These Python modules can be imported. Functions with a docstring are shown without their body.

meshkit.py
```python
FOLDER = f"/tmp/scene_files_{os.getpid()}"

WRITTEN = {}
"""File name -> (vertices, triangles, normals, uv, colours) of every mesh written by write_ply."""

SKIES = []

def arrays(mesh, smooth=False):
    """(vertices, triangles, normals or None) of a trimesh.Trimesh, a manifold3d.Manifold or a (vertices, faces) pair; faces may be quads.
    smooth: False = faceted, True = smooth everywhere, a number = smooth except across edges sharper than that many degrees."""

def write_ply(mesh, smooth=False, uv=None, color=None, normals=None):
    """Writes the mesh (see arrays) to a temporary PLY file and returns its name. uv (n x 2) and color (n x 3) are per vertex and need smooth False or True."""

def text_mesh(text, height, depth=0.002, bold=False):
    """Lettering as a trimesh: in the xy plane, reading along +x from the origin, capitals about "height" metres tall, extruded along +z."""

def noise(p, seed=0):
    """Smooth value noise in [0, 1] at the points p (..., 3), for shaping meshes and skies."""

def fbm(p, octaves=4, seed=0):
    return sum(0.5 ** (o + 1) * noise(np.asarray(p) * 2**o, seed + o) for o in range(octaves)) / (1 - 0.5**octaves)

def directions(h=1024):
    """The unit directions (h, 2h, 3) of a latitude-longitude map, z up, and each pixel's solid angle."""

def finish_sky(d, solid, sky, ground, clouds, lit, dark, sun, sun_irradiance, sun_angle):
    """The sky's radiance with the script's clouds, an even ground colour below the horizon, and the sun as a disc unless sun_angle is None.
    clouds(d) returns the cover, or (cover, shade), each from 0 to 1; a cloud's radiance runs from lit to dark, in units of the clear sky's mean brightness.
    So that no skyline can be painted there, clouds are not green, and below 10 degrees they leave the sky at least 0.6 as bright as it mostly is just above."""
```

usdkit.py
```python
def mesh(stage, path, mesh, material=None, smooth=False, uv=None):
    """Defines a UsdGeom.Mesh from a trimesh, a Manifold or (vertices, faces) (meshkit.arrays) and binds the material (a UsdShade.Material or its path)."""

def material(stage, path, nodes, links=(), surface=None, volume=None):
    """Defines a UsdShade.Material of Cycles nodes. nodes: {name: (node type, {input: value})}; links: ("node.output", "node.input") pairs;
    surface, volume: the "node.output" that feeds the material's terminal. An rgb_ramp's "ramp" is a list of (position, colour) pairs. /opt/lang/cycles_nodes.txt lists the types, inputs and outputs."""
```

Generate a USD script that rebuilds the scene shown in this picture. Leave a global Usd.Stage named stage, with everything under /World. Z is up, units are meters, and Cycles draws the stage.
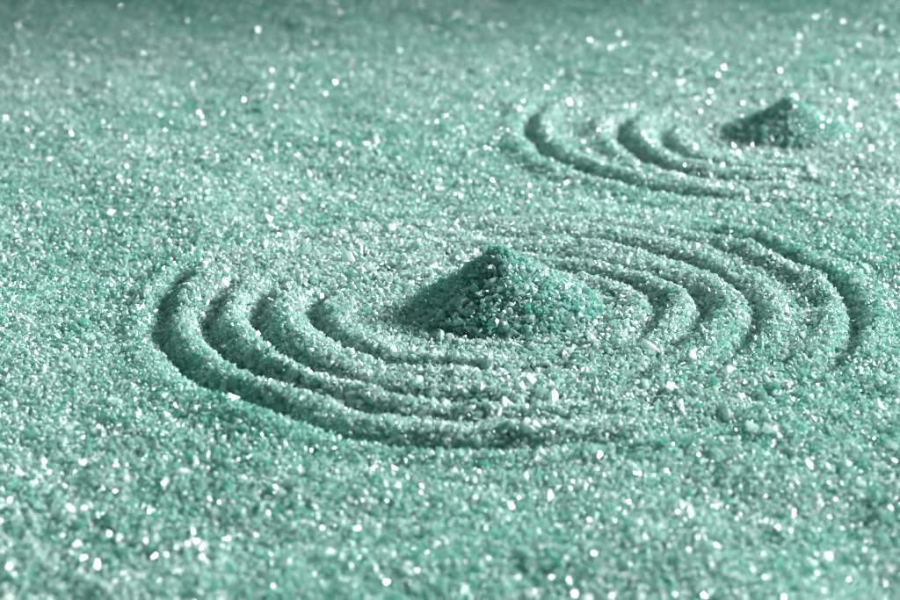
import math
import numpy as np
from pxr import Gf, Sdf, Usd, UsdGeom, UsdLux, UsdShade, Vt
from scipy.spatial import ConvexHull
from scipy.spatial.transform import Rotation
import meshkit
import usdkit

stage = Usd.Stage.CreateInMemory()
UsdGeom.SetStageUpAxis(stage, UsdGeom.Tokens.z)
UsdGeom.SetStageMetersPerUnit(stage, 1.0)
UsdGeom.Xform.Define(stage, "/World")
UsdGeom.Scope.Define(stage, "/World/Looks")
rng = np.random.default_rng(7)

# ------------------------------------------------------------------ camera
CAM_H, PITCH, FPX = 0.40, math.radians(19.5), 2118.0           # height over the bed, tilt, focal length in 900 px units
cam = UsdGeom.Camera.Define(stage, "/World/camera")
cam.AddTranslateOp().Set((0, 0, CAM_H))
cam.AddRotateXOp().Set(90 - math.degrees(PITCH))
cam.CreateHorizontalApertureAttr(36.0)
cam.CreateVerticalApertureAttr(36.0 * 683 / 1024)
cam.CreateFocalLengthAttr(FPX / 900 * 36)
cam.CreateClippingRangeAttr(Gf.Vec2f(0.05, 20))
cam.CreateFStopAttr(8.5)
cam.CreateFocusDistanceAttr(1.16)
cam.CreateExposureAttr(0.1)


def at(px, py, z=0.0):
    """The point of the plane at height z that the photograph (900 x 600) shows at a pixel."""
    a, b = (px - 450) / FPX, (300 - py) / FPX
    dx, dy, dz = a, math.cos(PITCH) + b * math.sin(PITCH), -math.sin(PITCH) + b * math.cos(PITCH)
    t = (z - CAM_H) / dz
    return np.array([dx * t, dy * t])


# ------------------------------------------------------------------ light: a softbox behind to the right, an added weak overhead fill, an added teal dome that greens the shade
TARGET = np.array([0.08, 1.02, 0.0])


def rect(name, azim, elev, dist, size, intensity, color, target=TARGET, cone=None):
    """azim: degrees from +x (right) towards +y (away from the camera)."""
    a, e = math.radians(azim), math.radians(elev)
    d = np.array([math.cos(e) * math.cos(a), math.cos(e) * math.sin(a), math.sin(e)])
    p = target + d * dist
    z = d
    x = np.cross([0, 0, 1.0], z)
    x /= np.linalg.norm(x)
    y = np.cross(z, x)
    m = np.eye(4)
    m[0, :3], m[1, :3], m[2, :3], m[3, :3] = x, y, z, p
    l = UsdLux.RectLight.Define(stage, "/World/" + name)
    l.AddTransformOp().Set(Gf.Matrix4d(m.tolist()))
    l.CreateWidthAttr(size[0])
    l.CreateHeightAttr(size[1])
    l.CreateIntensityAttr(intensity)
    l.CreateColorAttr(Gf.Vec3f(*color))
    l.CreateNormalizeAttr(False)
    if cone:
        UsdLux.ShapingAPI.Apply(l.GetPrim()).CreateShapingConeAngleAttr(cone)
    return l


def spot(name, azim, elev, dist, radius, intensity, color, cone, soft, target=TARGET):
    rect(name, azim, elev, dist, (1, 1), intensity, color, target)
    m = UsdGeom.Xformable(stage.GetPrimAtPath("/World/" + name)).GetLocalTransformation()
    stage.RemovePrim("/World/" + name)
    l = UsdLux.SphereLight.Define(stage, "/World/" + name)
    l.AddTransformOp().Set(m)
    l.CreateRadiusAttr(radius)
    l.CreateIntensityAttr(intensity)
    l.CreateColorAttr(Gf.Vec3f(*color))
    sh = UsdLux.ShapingAPI.Apply(l.GetPrim())
    sh.CreateShapingConeAngleAttr(cone)
    sh.CreateShapingConeSoftnessAttr(soft)


spot("key_lamp", 17, 26, 3.0, 0.85, 195.0, (1.0, 0.985, 0.97), 10.0, 1.0)
rect("added_top_fill", 75, 62, 1.6, (0.36, 0.3), 13.0, (0.97, 1.0, 1.0))  # unseen overhead fill, added for soft light and extra glints
usdkit.material(stage, "/World/Looks/shade_tint", {"b": ("background_shader", {"color": (0.13, 0.62, 0.50), "strength": 0.27})}, surface="b.background")
dome = UsdLux.DomeLight.Define(stage, "/World/shade_tint_dome")  # added surround; its teal colour tints the shadows green
UsdShade.MaterialBindingAPI.Apply(dome.GetPrim()).Bind(UsdShade.Material.Get(stage, "/World/Looks/shade_tint"))

# ------------------------------------------------------------------ materials
def glass_look(name, color, inner, transmission, rough, coat=1.0, through=0.36):
    """A glass splinter: clear and shiny, cloudy with fine cracks inside that let the light through in the glass's colour."""
    return usdkit.material(stage, "/World/Looks/" + name, {
        "p": ("principled_bsdf", {"base_color": color, "roughness": rough, "ior": 1.52, "transmission_weight": transmission, "specular_ior_level": 0.8,
                                  "coat_weight": coat, "coat_roughness": 0.45, "coat_ior": 2.0, "diffuse_roughness": 0.3}),
        "t": ("translucent_bsdf", {"color": inner}), "m": ("mix_closure", {"fac": through})},
        [("p.BSDF", "m.closure1"), ("t.BSDF", "m.closure2")], surface="m.closure")


LOOKS = [
    glass_look("pale_glass", (0.82, 0.90, 0.885), (0.53, 0.82, 0.765), 0.70, 0.17),
    glass_look("frosted_glass", (0.82, 0.885, 0.87), (0.55, 0.81, 0.755), 0.35, 0.30),
    glass_look("sea_green_glass", (0.71, 0.85, 0.82), (0.41, 0.77, 0.705), 0.65, 0.15),
    glass_look("green_glass", (0.50, 0.77, 0.70), (0.22, 0.69, 0.595), 0.65, 0.13),
    glass_look("clear_glass", (0.90, 0.945, 0.935), (0.66, 0.88, 0.83), 0.75, 0.12),
]
PILE = [  # mound palette: greener tint painted in to deepen their shaded side
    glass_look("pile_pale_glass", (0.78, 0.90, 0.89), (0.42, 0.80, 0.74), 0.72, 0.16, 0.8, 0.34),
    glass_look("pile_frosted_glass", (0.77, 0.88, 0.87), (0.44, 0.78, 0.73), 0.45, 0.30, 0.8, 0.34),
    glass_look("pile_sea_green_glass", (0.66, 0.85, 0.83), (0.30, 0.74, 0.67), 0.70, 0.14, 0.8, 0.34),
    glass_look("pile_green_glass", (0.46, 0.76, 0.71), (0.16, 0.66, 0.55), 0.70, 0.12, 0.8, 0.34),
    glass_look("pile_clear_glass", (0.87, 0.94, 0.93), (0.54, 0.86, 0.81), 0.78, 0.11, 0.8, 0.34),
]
BED = usdkit.material(stage, "/World/Looks/packed_glass", {
    "tc": ("texture_coordinate", {}), "n": ("noise_texture", {"scale": 260.0, "detail": 3.0}),
    "r": ("rgb_ramp", {"ramp": [(0.3, (0.20, 0.58, 0.49)), (0.7, (0.58, 0.80, 0.74))]}),
    "p": ("principled_bsdf", {"roughness": 0.8, "specular_ior_level": 0.08})},
    [("tc.object", "n.vector"), ("n.fac", "r.fac"), ("r.color", "p.base_color")], surface="p.BSDF")

# ------------------------------------------------------------------ the raked relief
def curve(center, pts):
    """A closed curve through photograph points as (angle, radius) samples round the centre, smoothed."""
    p = np.array([at(*q[:2]) - center for q in pts])
    a = np.arctan2(p[:, 1], p[:, 0])
    r = np.hypot(p[:, 0], p[:, 1])
    w = np.array([q[2] if len(q) > 2 else 1.0 for q in pts])
    o = np.argsort(a)
    a, r, w = a[o], r[o], w[o]
    grid = np.linspace(-math.pi, math.pi, 361)
    aa = np.concatenate([a - 2 * math.pi, a, a + 2 * math.pi])
    R, W = np.interp(grid, aa, np.tile(r, 3)), np.interp(grid, aa, np.tile(w, 3))
    k = np.hanning(45)
    k /= k.sum()
    smooth = lambda v: np.convolve(np.concatenate([v[-25:-1], v, v[1:25]]), k, "same")[24:-24]
    R, W = smooth(R), smooth(W)
    return lambda t: (np.interp(t, grid, R), np.interp(t, grid, W))


NEAR, FAR = at(500, 318), at(788, 137)
# grooves of the near rings, outermost first: (pixel x, pixel y, depth)
NEAR_GROOVES = [curve(NEAR, g) for g in (
    [(203, 258, .9), (178, 281, 1), (168, 312, 1), (165, 343, 1), (176, 367, 1), (203, 385, 1), (233, 400, 1.1), (267, 413, 1.2), (317, 430, 1.2), (360, 440, 1.2), (398, 446, 1.1), (455, 444, .9), (557, 441, .8), (644, 439, .7), (715, 420, .35), (774, 392, .5),
     (829, 369, .9), (850, 339, 1.2), (856, 312, 1.3), (842, 289, 1.4), (812, 270, 1.4), (770, 252, 1.2), (732, 240, 1.1), (677, 227, .9), (600, 218, .4), (500, 215, .3), (400, 220, .3), (290, 232, .4), (240, 242, .6)],
    [(262, 268, .4), (241, 280, .6), (212, 318, .9), (216, 348, 1), (241, 370, .9), (279, 388, .8), (315, 402, .6), (380, 415, .5), (470, 421, .5), (560, 419, .5), (650, 402, .45), (720, 362, .6), (749, 337, .9), (754, 314, 1.1), (736, 286, 1.1), (700, 266, .8), (650, 251, .7), (580, 240, .4), (480, 236, .2), (380, 242, .2), (310, 252, .3)],
    [(310, 270, .7), (288, 281, 1.1), (258, 316, 1.3), (272, 350, 1.3), (300, 372, 1.3), (334, 385, 1.2), (380, 396, .9), (427, 404, .9), (526, 406, .7), (600, 395, .6), (650, 362, .5), (678, 337, .7), (700, 320, 1), (702, 308, 1), (682, 292, 1), (655, 279, .8), (610, 266, .7), (550, 256, .4), (450, 254, .2), (360, 260, .4)],
    [(345, 285, .8), (326, 295, 1), (314, 320, 1.2), (330, 341, 1.1), (360, 357, .9), (431, 372, .8), (500, 375, .6), (580, 365, .4), (628, 350, .5), (652, 328, .6), (658, 306, .6), (632, 287, .5), (570, 272, .3), (470, 268, .2), (390, 276, .5)],
)]
FAR_GROOVES = [curve(FAR, g) for g in (
    [(553, 97, .9), (540, 105, 1.1), (531, 128, 1.3), (549, 156, 1.3), (567, 167, 1.2), (611, 180, 1.1), (647, 188, .9), (690, 195, .5), (790, 204, .3), (900, 198, .12), (1010, 165, .1), (1035, 132, .1), (1010, 105, .1), (900, 80, .1), (760, 76, .2), (640, 80, .3), (590, 86, .6)],
    [(673, 101, .6), (647, 108, .9), (629, 119, 1.1), (620, 137, 1.2), (633, 153, 1.1), (656, 165, 1), (691, 178, .7), (790, 184, .3), (900, 172, .12), (955, 140, .1), (930, 110, .1), (850, 94, .1), (760, 94, .3)],
    [(705, 112, .5), (682, 119, .8), (664, 137, .9), (676, 152, .8), (715, 166, .6), (790, 171, .3), (870, 160, .12), (905, 140, .12), (880, 120, .12), (790, 104, .2)],
)]
NEAR_MOUND = dict(c=at(498, 313), h=0.0385, r={180: .042, 225: .042, 270: .042, 315: .048, 0: .056, 45: .056, 90: .052, 135: .050})
FAR_MOUND = dict(c=at(787, 133), h=0.0255, r={180: .042, 225: .040, 270: .040, 315: .042, 0: .045, 45: .046, 90: .042, 135: .042})
SETS = ((NEAR, NEAR_GROOVES, 0.0062, 0.0049), (FAR, FAR_GROOVES, 0.0052, 0.0056))


def mound_r(m, t):
    a = np.radians(np.array(sorted(m["r"])))
    r = np.array([m["r"][k] for k in sorted(m["r"])])
    return np.interp(np.mod(t, 2 * math.pi), np.concatenate([a, [2 * math.pi]]), np.concatenate([r, r[:1]]))


def polar(p, c):
    d = p - c
    return np.hypot(d[..., 0], d[..., 1]), np.arctan2(d[..., 1], d[..., 0])


def bed_height(p):
    """Heaps left out: the level ground with its rake marks."""
    q = np.concatenate([p, np.zeros_like(p[..., :1])], -1)
    z = 0.0085 * (meshkit.fbm(q * 11, 3, 5) - 0.5) + 0.0042 * (meshkit.fbm(q * 45, 2, 9) - 0.5)
    for c, grooves, depth, width in SETS:
        r, t = polar(p, c)
        wob = 0.0035 * (meshkit.noise(q * 38, 3) - 0.5)
        for i, g in enumerate(grooves):
            rg, a = g(t)
            u = (r - rg + wob)
            inner = 0.0040 * np.exp(-((u + 0.0120) / 0.0075) ** 2)
            outer = 0.0030 * np.exp(-((u - 0.0125) / 0.0080) ** 2)
            z = z + a * (-depth * np.exp(-(u / width) ** 2) + inner + outer)
    return z


def mound_height(p, m):
    r, t = polar(p, m["c"])
    u = r / mound_r(m, t)
    q = np.concatenate([p, np.zeros_like(p[..., :1])], -1)
    cone = 1 - np.sqrt(u * u + 0.0012)
    flare = 0.10 * np.exp(-((u - 1) / 0.30) ** 2)
    return m["h"] * (np.maximum(cone, -0.2) + flare) * 1.03 + 0.004 * (meshkit.noise(q * 55, 4) - 0.5) * np.clip(1.5 - u, 0, 1), u


def height(p):
    z = bed_height(p)
    for m in (NEAR_MOUND, FAR_MOUND):
        mz, u = mound_height(p, m)
        w = np.clip((1.35 - u) / 0.5, 0, 1)
        z = np.where(u < 1.35, np.maximum(z * (1 - w), mz + z * (1 - w) * .5), z)
    return z


def owner(p):
    """Which heap a point belongs to: 0 the bed, 1.. near rings, 11.. far rings, 21 near mound, 22 far mound."""
    out = np.zeros(p.shape[:-1], int)
    for base, (c, grooves, _, _) in zip((1, 11), SETS):
        r, t = polar(p, c)
        radii = [g(t)[0] for g in grooves]
        for i, rg in enumerate(radii):
            out[r < rg] = base + i
    for n, m in ((21, NEAR_MOUND), (22, FAR_MOUND)):
        r, t = polar(p, m["c"])
        out[r < mound_r(m, t) * 1.04] = n
    return out


# ------------------------------------------------------------------ prims
def tag(prim, label=None, category=None, group=None, kind=None):
    for k, v in (("label", label), ("category", category), ("group", group), ("kind", kind)):
        if v:
            prim.SetCustomDataByKey(k, v)
    return prim


used = {}


def numbered(path):
    n = used[path] = used.get(path, -1) + 1
    return f"{path}_{n:03d}" if n else path


def shard(seed, stretch, n=11):
    r = np.random.default_rng(seed)
    v = r.normal(size=(n, 3))
    v /= np.linalg.norm(v, axis=1, keepdims=True)
    v *= r.uniform(0.72, 1.0, (n, 1))
    v = v * np.array(stretch)
    h = ConvexHull(v)
    keep = np.unique(h.simplices)
    ix = -np.ones(len(v), int)
    ix[keep] = np.arange(len(keep))
    f, c = ix[h.simplices], v[keep]
    nrm = np.cross(c[f[:, 1]] - c[f[:, 0]], c[f[:, 2]] - c[f[:, 0]])
    flip = (nrm * h.equations[:, :3]).sum(1) < 0
    f[flip] = f[flip][:, ::-1]
    return c, f


STRETCH = [(1, .8, .62), (1, .74, .5), (1, .85, .7), (1, .62, .45), (1, .8, .36), (1.15, .52, .42), (.95, .85, .75), (1, .7, .6)]
PROTOS = [shard(100 + k, STRETCH[k % 8], 10 + k % 7) for k in range(24)]
PROTO_LOOK = [0, 1, 2, 3, 0, 2, 1, 4, 2, 0, 3, 1, 2, 1, 0, 2, 0, 4, 1, 2, 3, 2, 0, 1]


def quats(n, r):
    q = r.normal(size=(n, 4))
    return q / np.linalg.norm(q, axis=1, keepdims=True)


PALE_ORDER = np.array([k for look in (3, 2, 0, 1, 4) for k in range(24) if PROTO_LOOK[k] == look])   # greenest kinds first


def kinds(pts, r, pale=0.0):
    """A kind of splinter for each point: the pour is uneven, paler here and greener there; pale paints a lit tone in."""
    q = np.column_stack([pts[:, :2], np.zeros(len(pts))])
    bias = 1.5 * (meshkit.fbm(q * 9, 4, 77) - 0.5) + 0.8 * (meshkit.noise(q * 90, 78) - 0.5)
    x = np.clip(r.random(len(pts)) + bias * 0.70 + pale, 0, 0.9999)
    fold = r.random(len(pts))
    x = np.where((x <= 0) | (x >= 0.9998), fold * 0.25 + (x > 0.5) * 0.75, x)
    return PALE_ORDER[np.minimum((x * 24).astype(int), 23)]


def scatter(path, pts, sizes, seed, looks=LOOKS, pale=0.0):
    r = np.random.default_rng(seed)
    pi = UsdGeom.PointInstancer.Define(stage, path)
    for k, (s, l) in enumerate(zip(PROTOS, PROTO_LOOK)):
        pp = f"{path}/shard_{k:03d}" if k else f"{path}/shard"
        usdkit.mesh(stage, pp, s, looks[l])
        pi.GetPrototypesRel().AddTarget(pp)
    n = len(pts)
    pi.CreateProtoIndicesAttr(Vt.IntArray.FromNumpy(kinds(pts, r, pale).astype(np.int32)))
    pi.CreatePositionsAttr(Vt.Vec3fArray.FromNumpy(pts.astype(np.float32)))
    pi.CreateScalesAttr(Vt.Vec3fArray.FromNumpy(np.repeat(sizes[:, None], 3, 1).astype(np.float32)))
    pi.CreateOrientationsAttr(Vt.QuathArray.FromNumpy(quats(n, r).astype(np.float16)))
    return pi.GetPrim()


# ------------------------------------------------------------------ the bed (a sheet under the granules)
X0, X1, Y0, Y1 = -0.62, 0.62, 0.66, 2.15
nx, ny = 420, 500
gx, gy = np.meshgrid(np.linspace(X0, X1, nx), np.linspace(Y0, Y1, ny))
gp = np.stack([gx, gy], -1)
own = owner(gp)
gz = bed_height(gp) - 0.0034 - 0.006 * (own > 0)
idx = np.arange(nx * ny).reshape(ny, nx)
quad = np.stack([idx[:-1, :-1], idx[:-1, 1:], idx[1:, 1:], idx[1:, :-1]], -1).reshape(-1, 4)
bed = usdkit.mesh(stage, "/World/packed_bed", (np.concatenate([gp, gz[..., None]], -1).reshape(-1, 3), quad), BED, smooth=True)
tag(bed.GetPrim(), "packed layer of crushed green glass under the loose granules", "bed", kind="structure")

# ------------------------------------------------------------------ loose granules: jittered rows in two layers, sorted by the heap they belong to
def layer(step, drop, seed, margin=0.05, size=0.00258, spread=0.25):
    r = np.random.default_rng(seed)
    x, y = np.meshgrid(np.arange(X0, X1, step), np.arange(Y0, Y1, step * 0.87))
    x = x + (np.arange(x.shape[0]) % 2)[:, None] * step * 0.5
    p = np.stack([x, y], -1).reshape(-1, 2) + r.uniform(-0.42, 0.42, (x.size, 2)) * step
    half = 450 / FPX * (p[:, 1] * math.cos(PITCH) + CAM_H * math.sin(PITCH))
    p = p[np.abs(p[:, 0]) < half + margin]
    z = height(p) - drop + r.normal(0, 0.0007, len(p))
    s = size * np.exp(r.normal(0, spread, len(p))) * np.where(r.random(len(p)) < 0.02, 1.5, 1.0)
    coarse = meshkit.fbm(np.column_stack([p * 14, np.zeros(len(p))]), 3, 55)
    return np.column_stack([p, z]), s * (0.72 + 0.56 * coarse)


top, top_s = layer(0.0034, 0.0, 21)
low, low_s = layer(0.0034, 0.0024, 22)
mid, mid_s = layer(0.0034, 0.0012, 23)
fine, fine_s = layer(0.0033, -0.0009, 24, size=0.00105, spread=0.35)
keep = owner(mid[:, :2]) > 0
ALL, SIZE = np.vstack([top, low, mid[keep], fine]), np.concatenate([top_s, low_s, mid_s[keep], fine_s])
OWN = owner(ALL[:, :2] + np.random.default_rng(5).normal(0, 0.0012, (len(ALL), 2)))
SIZE = np.where(OWN > 20, SIZE * 1.06, SIZE)
tag(scatter("/World/loose_granules", ALL[OWN == 0], SIZE[OWN == 0], 31), "loose crushed green glass granules spread flat all round the raked rings", "granules", kind="stuff")


def strip(c, r_in, r_out, n=260, m=14, sink=0.0042):
    t = np.linspace(-math.pi, math.pi, n, endpoint=False)
    a, b = (r_in(t), r_out(t))
    k = np.linspace(0, 1, m)
    r = a[:, None] * (1 - k) + b[:, None] * k
    p = c + np.stack([r * np.cos(t)[:, None], r * np.sin(t)[:, None]], -1)
    z = height(p) - sink
    z[:, 0] -= 0.004
    z[:, -1] -= 0.004
    i = np.arange(n * m).reshape(n, m)
    j = np.roll(i, -1, 0)
    q = np.stack([i[:, :-1], i[:, 1:], j[:, 1:], j[:, :-1]], -1).reshape(-1, 4)
    return np.concatenate([p, z[..., None]], -1).reshape(-1, 3), q


def heap(name, label, category, group, center):
    x = UsdGeom.Xform.Define(stage, numbered("/World/" + name))
    return tag(x.GetPrim(), label, category, group)


RING_LABELS = {
    1: "outermost ring ridge of the near set, pale and widest at its right end",
    2: "second ring ridge from outside in the near set, narrow between two grooves",
    3: "third ring ridge from outside in the near set, behind the darkest groove at left",
    4: "innermost ring ridge of the near set, round the foot of the large mound",
    11: "outermost ring ridge of the far set, blurred, its left end in the frame",
    12: "middle ring ridge of the far set, blurred, left of the far mound",
    13: "innermost ring ridge of the far set, blurred, round the foot of the far mound",
}
for base, (c, grooves, _, _), m in zip((1, 11), SETS, (NEAR_MOUND, FAR_MOUND)):
    for i, g in enumerate(grooves):
        n = base + i
        prim = heap("raked_ridge", RING_LABELS[n], "ridge", "raked ring ridges of crushed glass", c)
        inner = (lambda t, h=grooves[i + 1]: h(t)[0]) if i + 1 < len(grooves) else (lambda t, m=m: mound_r(m, t) * 1.0)
        usdkit.mesh(stage, f"{prim.GetPath()}/core", strip(c, inner, lambda t, g=g: g(t)[0]), BED, smooth=True)
        tag(scatter(f"{prim.GetPath()}/granules", ALL[OWN == n], SIZE[OWN == n], 40 + n, LOOKS, 0.26), kind="stuff")  # paler mix puts the ridges' lit look into granule colour

VIEW = np.array([0, 0, CAM_H])
for n, m, name, label in ((21, NEAR_MOUND, "glass_mound", "sharp dark green mound of crushed glass at the centre of the near rings"),
                          (22, FAR_MOUND, "glass_mound", "small blurred mound of crushed glass at the upper right, centre of the far rings")):
    prim = heap(name, label, "mound", "pointed mounds of crushed glass", m["c"])
    usdkit.mesh(stage, f"{prim.GetPath()}/core", strip(m["c"], lambda t: t * 0 + 1e-4, lambda t, m=m: mound_r(m, t) * 1.04), BED, smooth=True)
    mine = np.nonzero(OWN == n)[0]
    single = np.zeros(0, int)
    if n == 21:                                     # the granules that show largest are pieces of their own
        upper = mine[mine < len(top)]
        e = 0.001
        q = ALL[upper, :2]
        nrm = np.column_stack([(height(q - [e, 0]) - height(q + [e, 0])) / (2 * e), (height(q - [0, e]) - height(q + [0, e])) / (2 * e), np.ones(len(q))])
        nrm /= np.linalg.norm(nrm, axis=1, keepdims=True)
        d = VIEW - ALL[upper]
        facing = (nrm * d / np.linalg.norm(d, axis=1, keepdims=True)).sum(1)
        single = upper[np.argsort(-np.maximum(facing, 0) * SIZE[upper] ** 2)[:300]]
        r = np.random.default_rng(77)
        for k in single:
            s = int(kinds(ALL[k][None], r)[0])
            v = Rotation.from_quat(quats(1, r)[0]).apply(PROTOS[s][0]) * SIZE[k] + ALL[k]
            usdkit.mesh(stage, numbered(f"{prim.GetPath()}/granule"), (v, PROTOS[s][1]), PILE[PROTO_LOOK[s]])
    rest = np.setdiff1d(mine, single)
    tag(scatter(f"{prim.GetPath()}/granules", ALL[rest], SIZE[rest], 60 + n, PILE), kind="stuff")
# ------------------------------------------------------------------ single big splinters that stand out
CHIPS = [  # pixel x, y, half length (mm), flatness, how bright, label
    (692, 356, 5.0, .45, 1, "broad white chip on the near rings, right of the large mound's foot"),
    (729, 371, 4.6, .35, 1, "narrow pale splinter standing on the right end of the near rings"),
    (670, 391, 5.2, .45, 1, "pale pointed chip in front of the near rings, below the broad white chip"),
    (681, 405, 3.8, .60, 1, "small bright chip just below the pale pointed chip"),
    (553, 399, 5.0, .25, 1, "thin bright needle lying on the front of the near rings"),
    (750, 429, 6.2, .40, 0, "widest pale flake, in front of the right end of the near rings"),
    (768, 431, 5.0, .40, 0, "pale flake touching the widest pale flake on its right"),
    (592, 340, 4.0, .60, 1, "bright chip at the right front foot of the large mound"),
    (392, 229, 4.4, .55, 1, "round pale chip lying alone behind the large mound to the left"),
    (269, 220, 4.2, .50, 1, "bright chip behind the left end of the near rings, farther of two"),
    (266, 245, 4.6, .40, 1, "bright flat chip on the back left of the outermost near ridge"),
    (549, 498, 4.6, .40, 1, "bright flat chip in the blurred foreground below the near rings"),
    (611, 496, 4.2, .30, 0, "upright pale splinter in the blurred foreground, right of the bright flat chip"),
    (893, 446, 4.4, .50, 1, "bright chip at the right edge of the picture, level with the foremost groove"),
    (827, 559, 4.2, .55, 1, "brightest blurred chip in the lower right foreground"),
    (813, 565, 3.0, .60, 1, "small blurred chip just left of the brightest foreground chip"),
    (802, 586, 4.2, .45, 0, "pale blurred chip near the bottom edge, lower right foreground"),
    (810, 171, 4.8, .60, 1, "square white chip in front of the far mound"),
    (678, 84, 4.4, .55, 1, "blurred bright chip far back, above the left end of the far rings"),
    (738, 154, 4.2, .55, 1, "blurred bright chip left of the far mound, on the innermost far ridge"),
    (643, 134, 4.2, .55, 1, "blurred bright chip on the middle ridge of the far rings"),
    (70, 511, 4.2, .55, 1, "blurred bright chip in the lower left foreground"),
    (291, 72, 4.4, .60, 1, "lone blurred bright chip far back, left of the centre"),
]
a_, e_ = math.radians(17), math.radians(26)
TO_KEY = TARGET + 3.0 * np.array([math.cos(e_) * math.cos(a_), math.cos(e_) * math.sin(a_), math.sin(e_)])
CLEAR = glass_look("bright_chip_glass", (0.88, 0.95, 0.93), (0.72, 0.90, 0.86), 0.45, 0.30, 0.5, 0.4)
for k, (px, py, half, flat, shine, label) in enumerate(CHIPS):
    r = np.random.default_rng(900 + k)
    xy = at(px, py)
    for _ in range(4):
        xy = at(px, py, float(height(xy[None])[0]) + 0.002)
    here = np.array([*xy, float(height(xy[None])[0]) + 0.0020 + half * 2.2e-4])
    v, f = shard(700 + k, (1, .72, flat), 15)
    nrm = np.cross(v[f[:, 1]] - v[f[:, 0]], v[f[:, 2]] - v[f[:, 0]])
    n0 = nrm[np.argmax(np.linalg.norm(nrm, axis=1))]
    n0 /= np.linalg.norm(n0)
    to = lambda q: (q - here) / np.linalg.norm(q - here)
    want = to(VIEW) + to(TO_KEY) if shine else np.array([0.15, -0.35, 1.0]) + r.normal(0, .15, 3)
    want = want + (r.normal(0, .20, 3) if shine else 0)
    want /= np.linalg.norm(want)
    R, _ = Rotation.align_vectors([want], [n0])
    R = Rotation.from_rotvec(want * r.uniform(0, 6.28)) * R
    v = R.apply(v) * half * 1e-3
    m = usdkit.mesh(stage, numbered("/World/glass_chip"), (v, f), CLEAR)
    m.AddTranslateOp().Set(Gf.Vec3d(*map(float, here)))
    tag(m.GetPrim(), label, "glass chip", "large chips of glass that stand out")
print("granules", len(ALL))
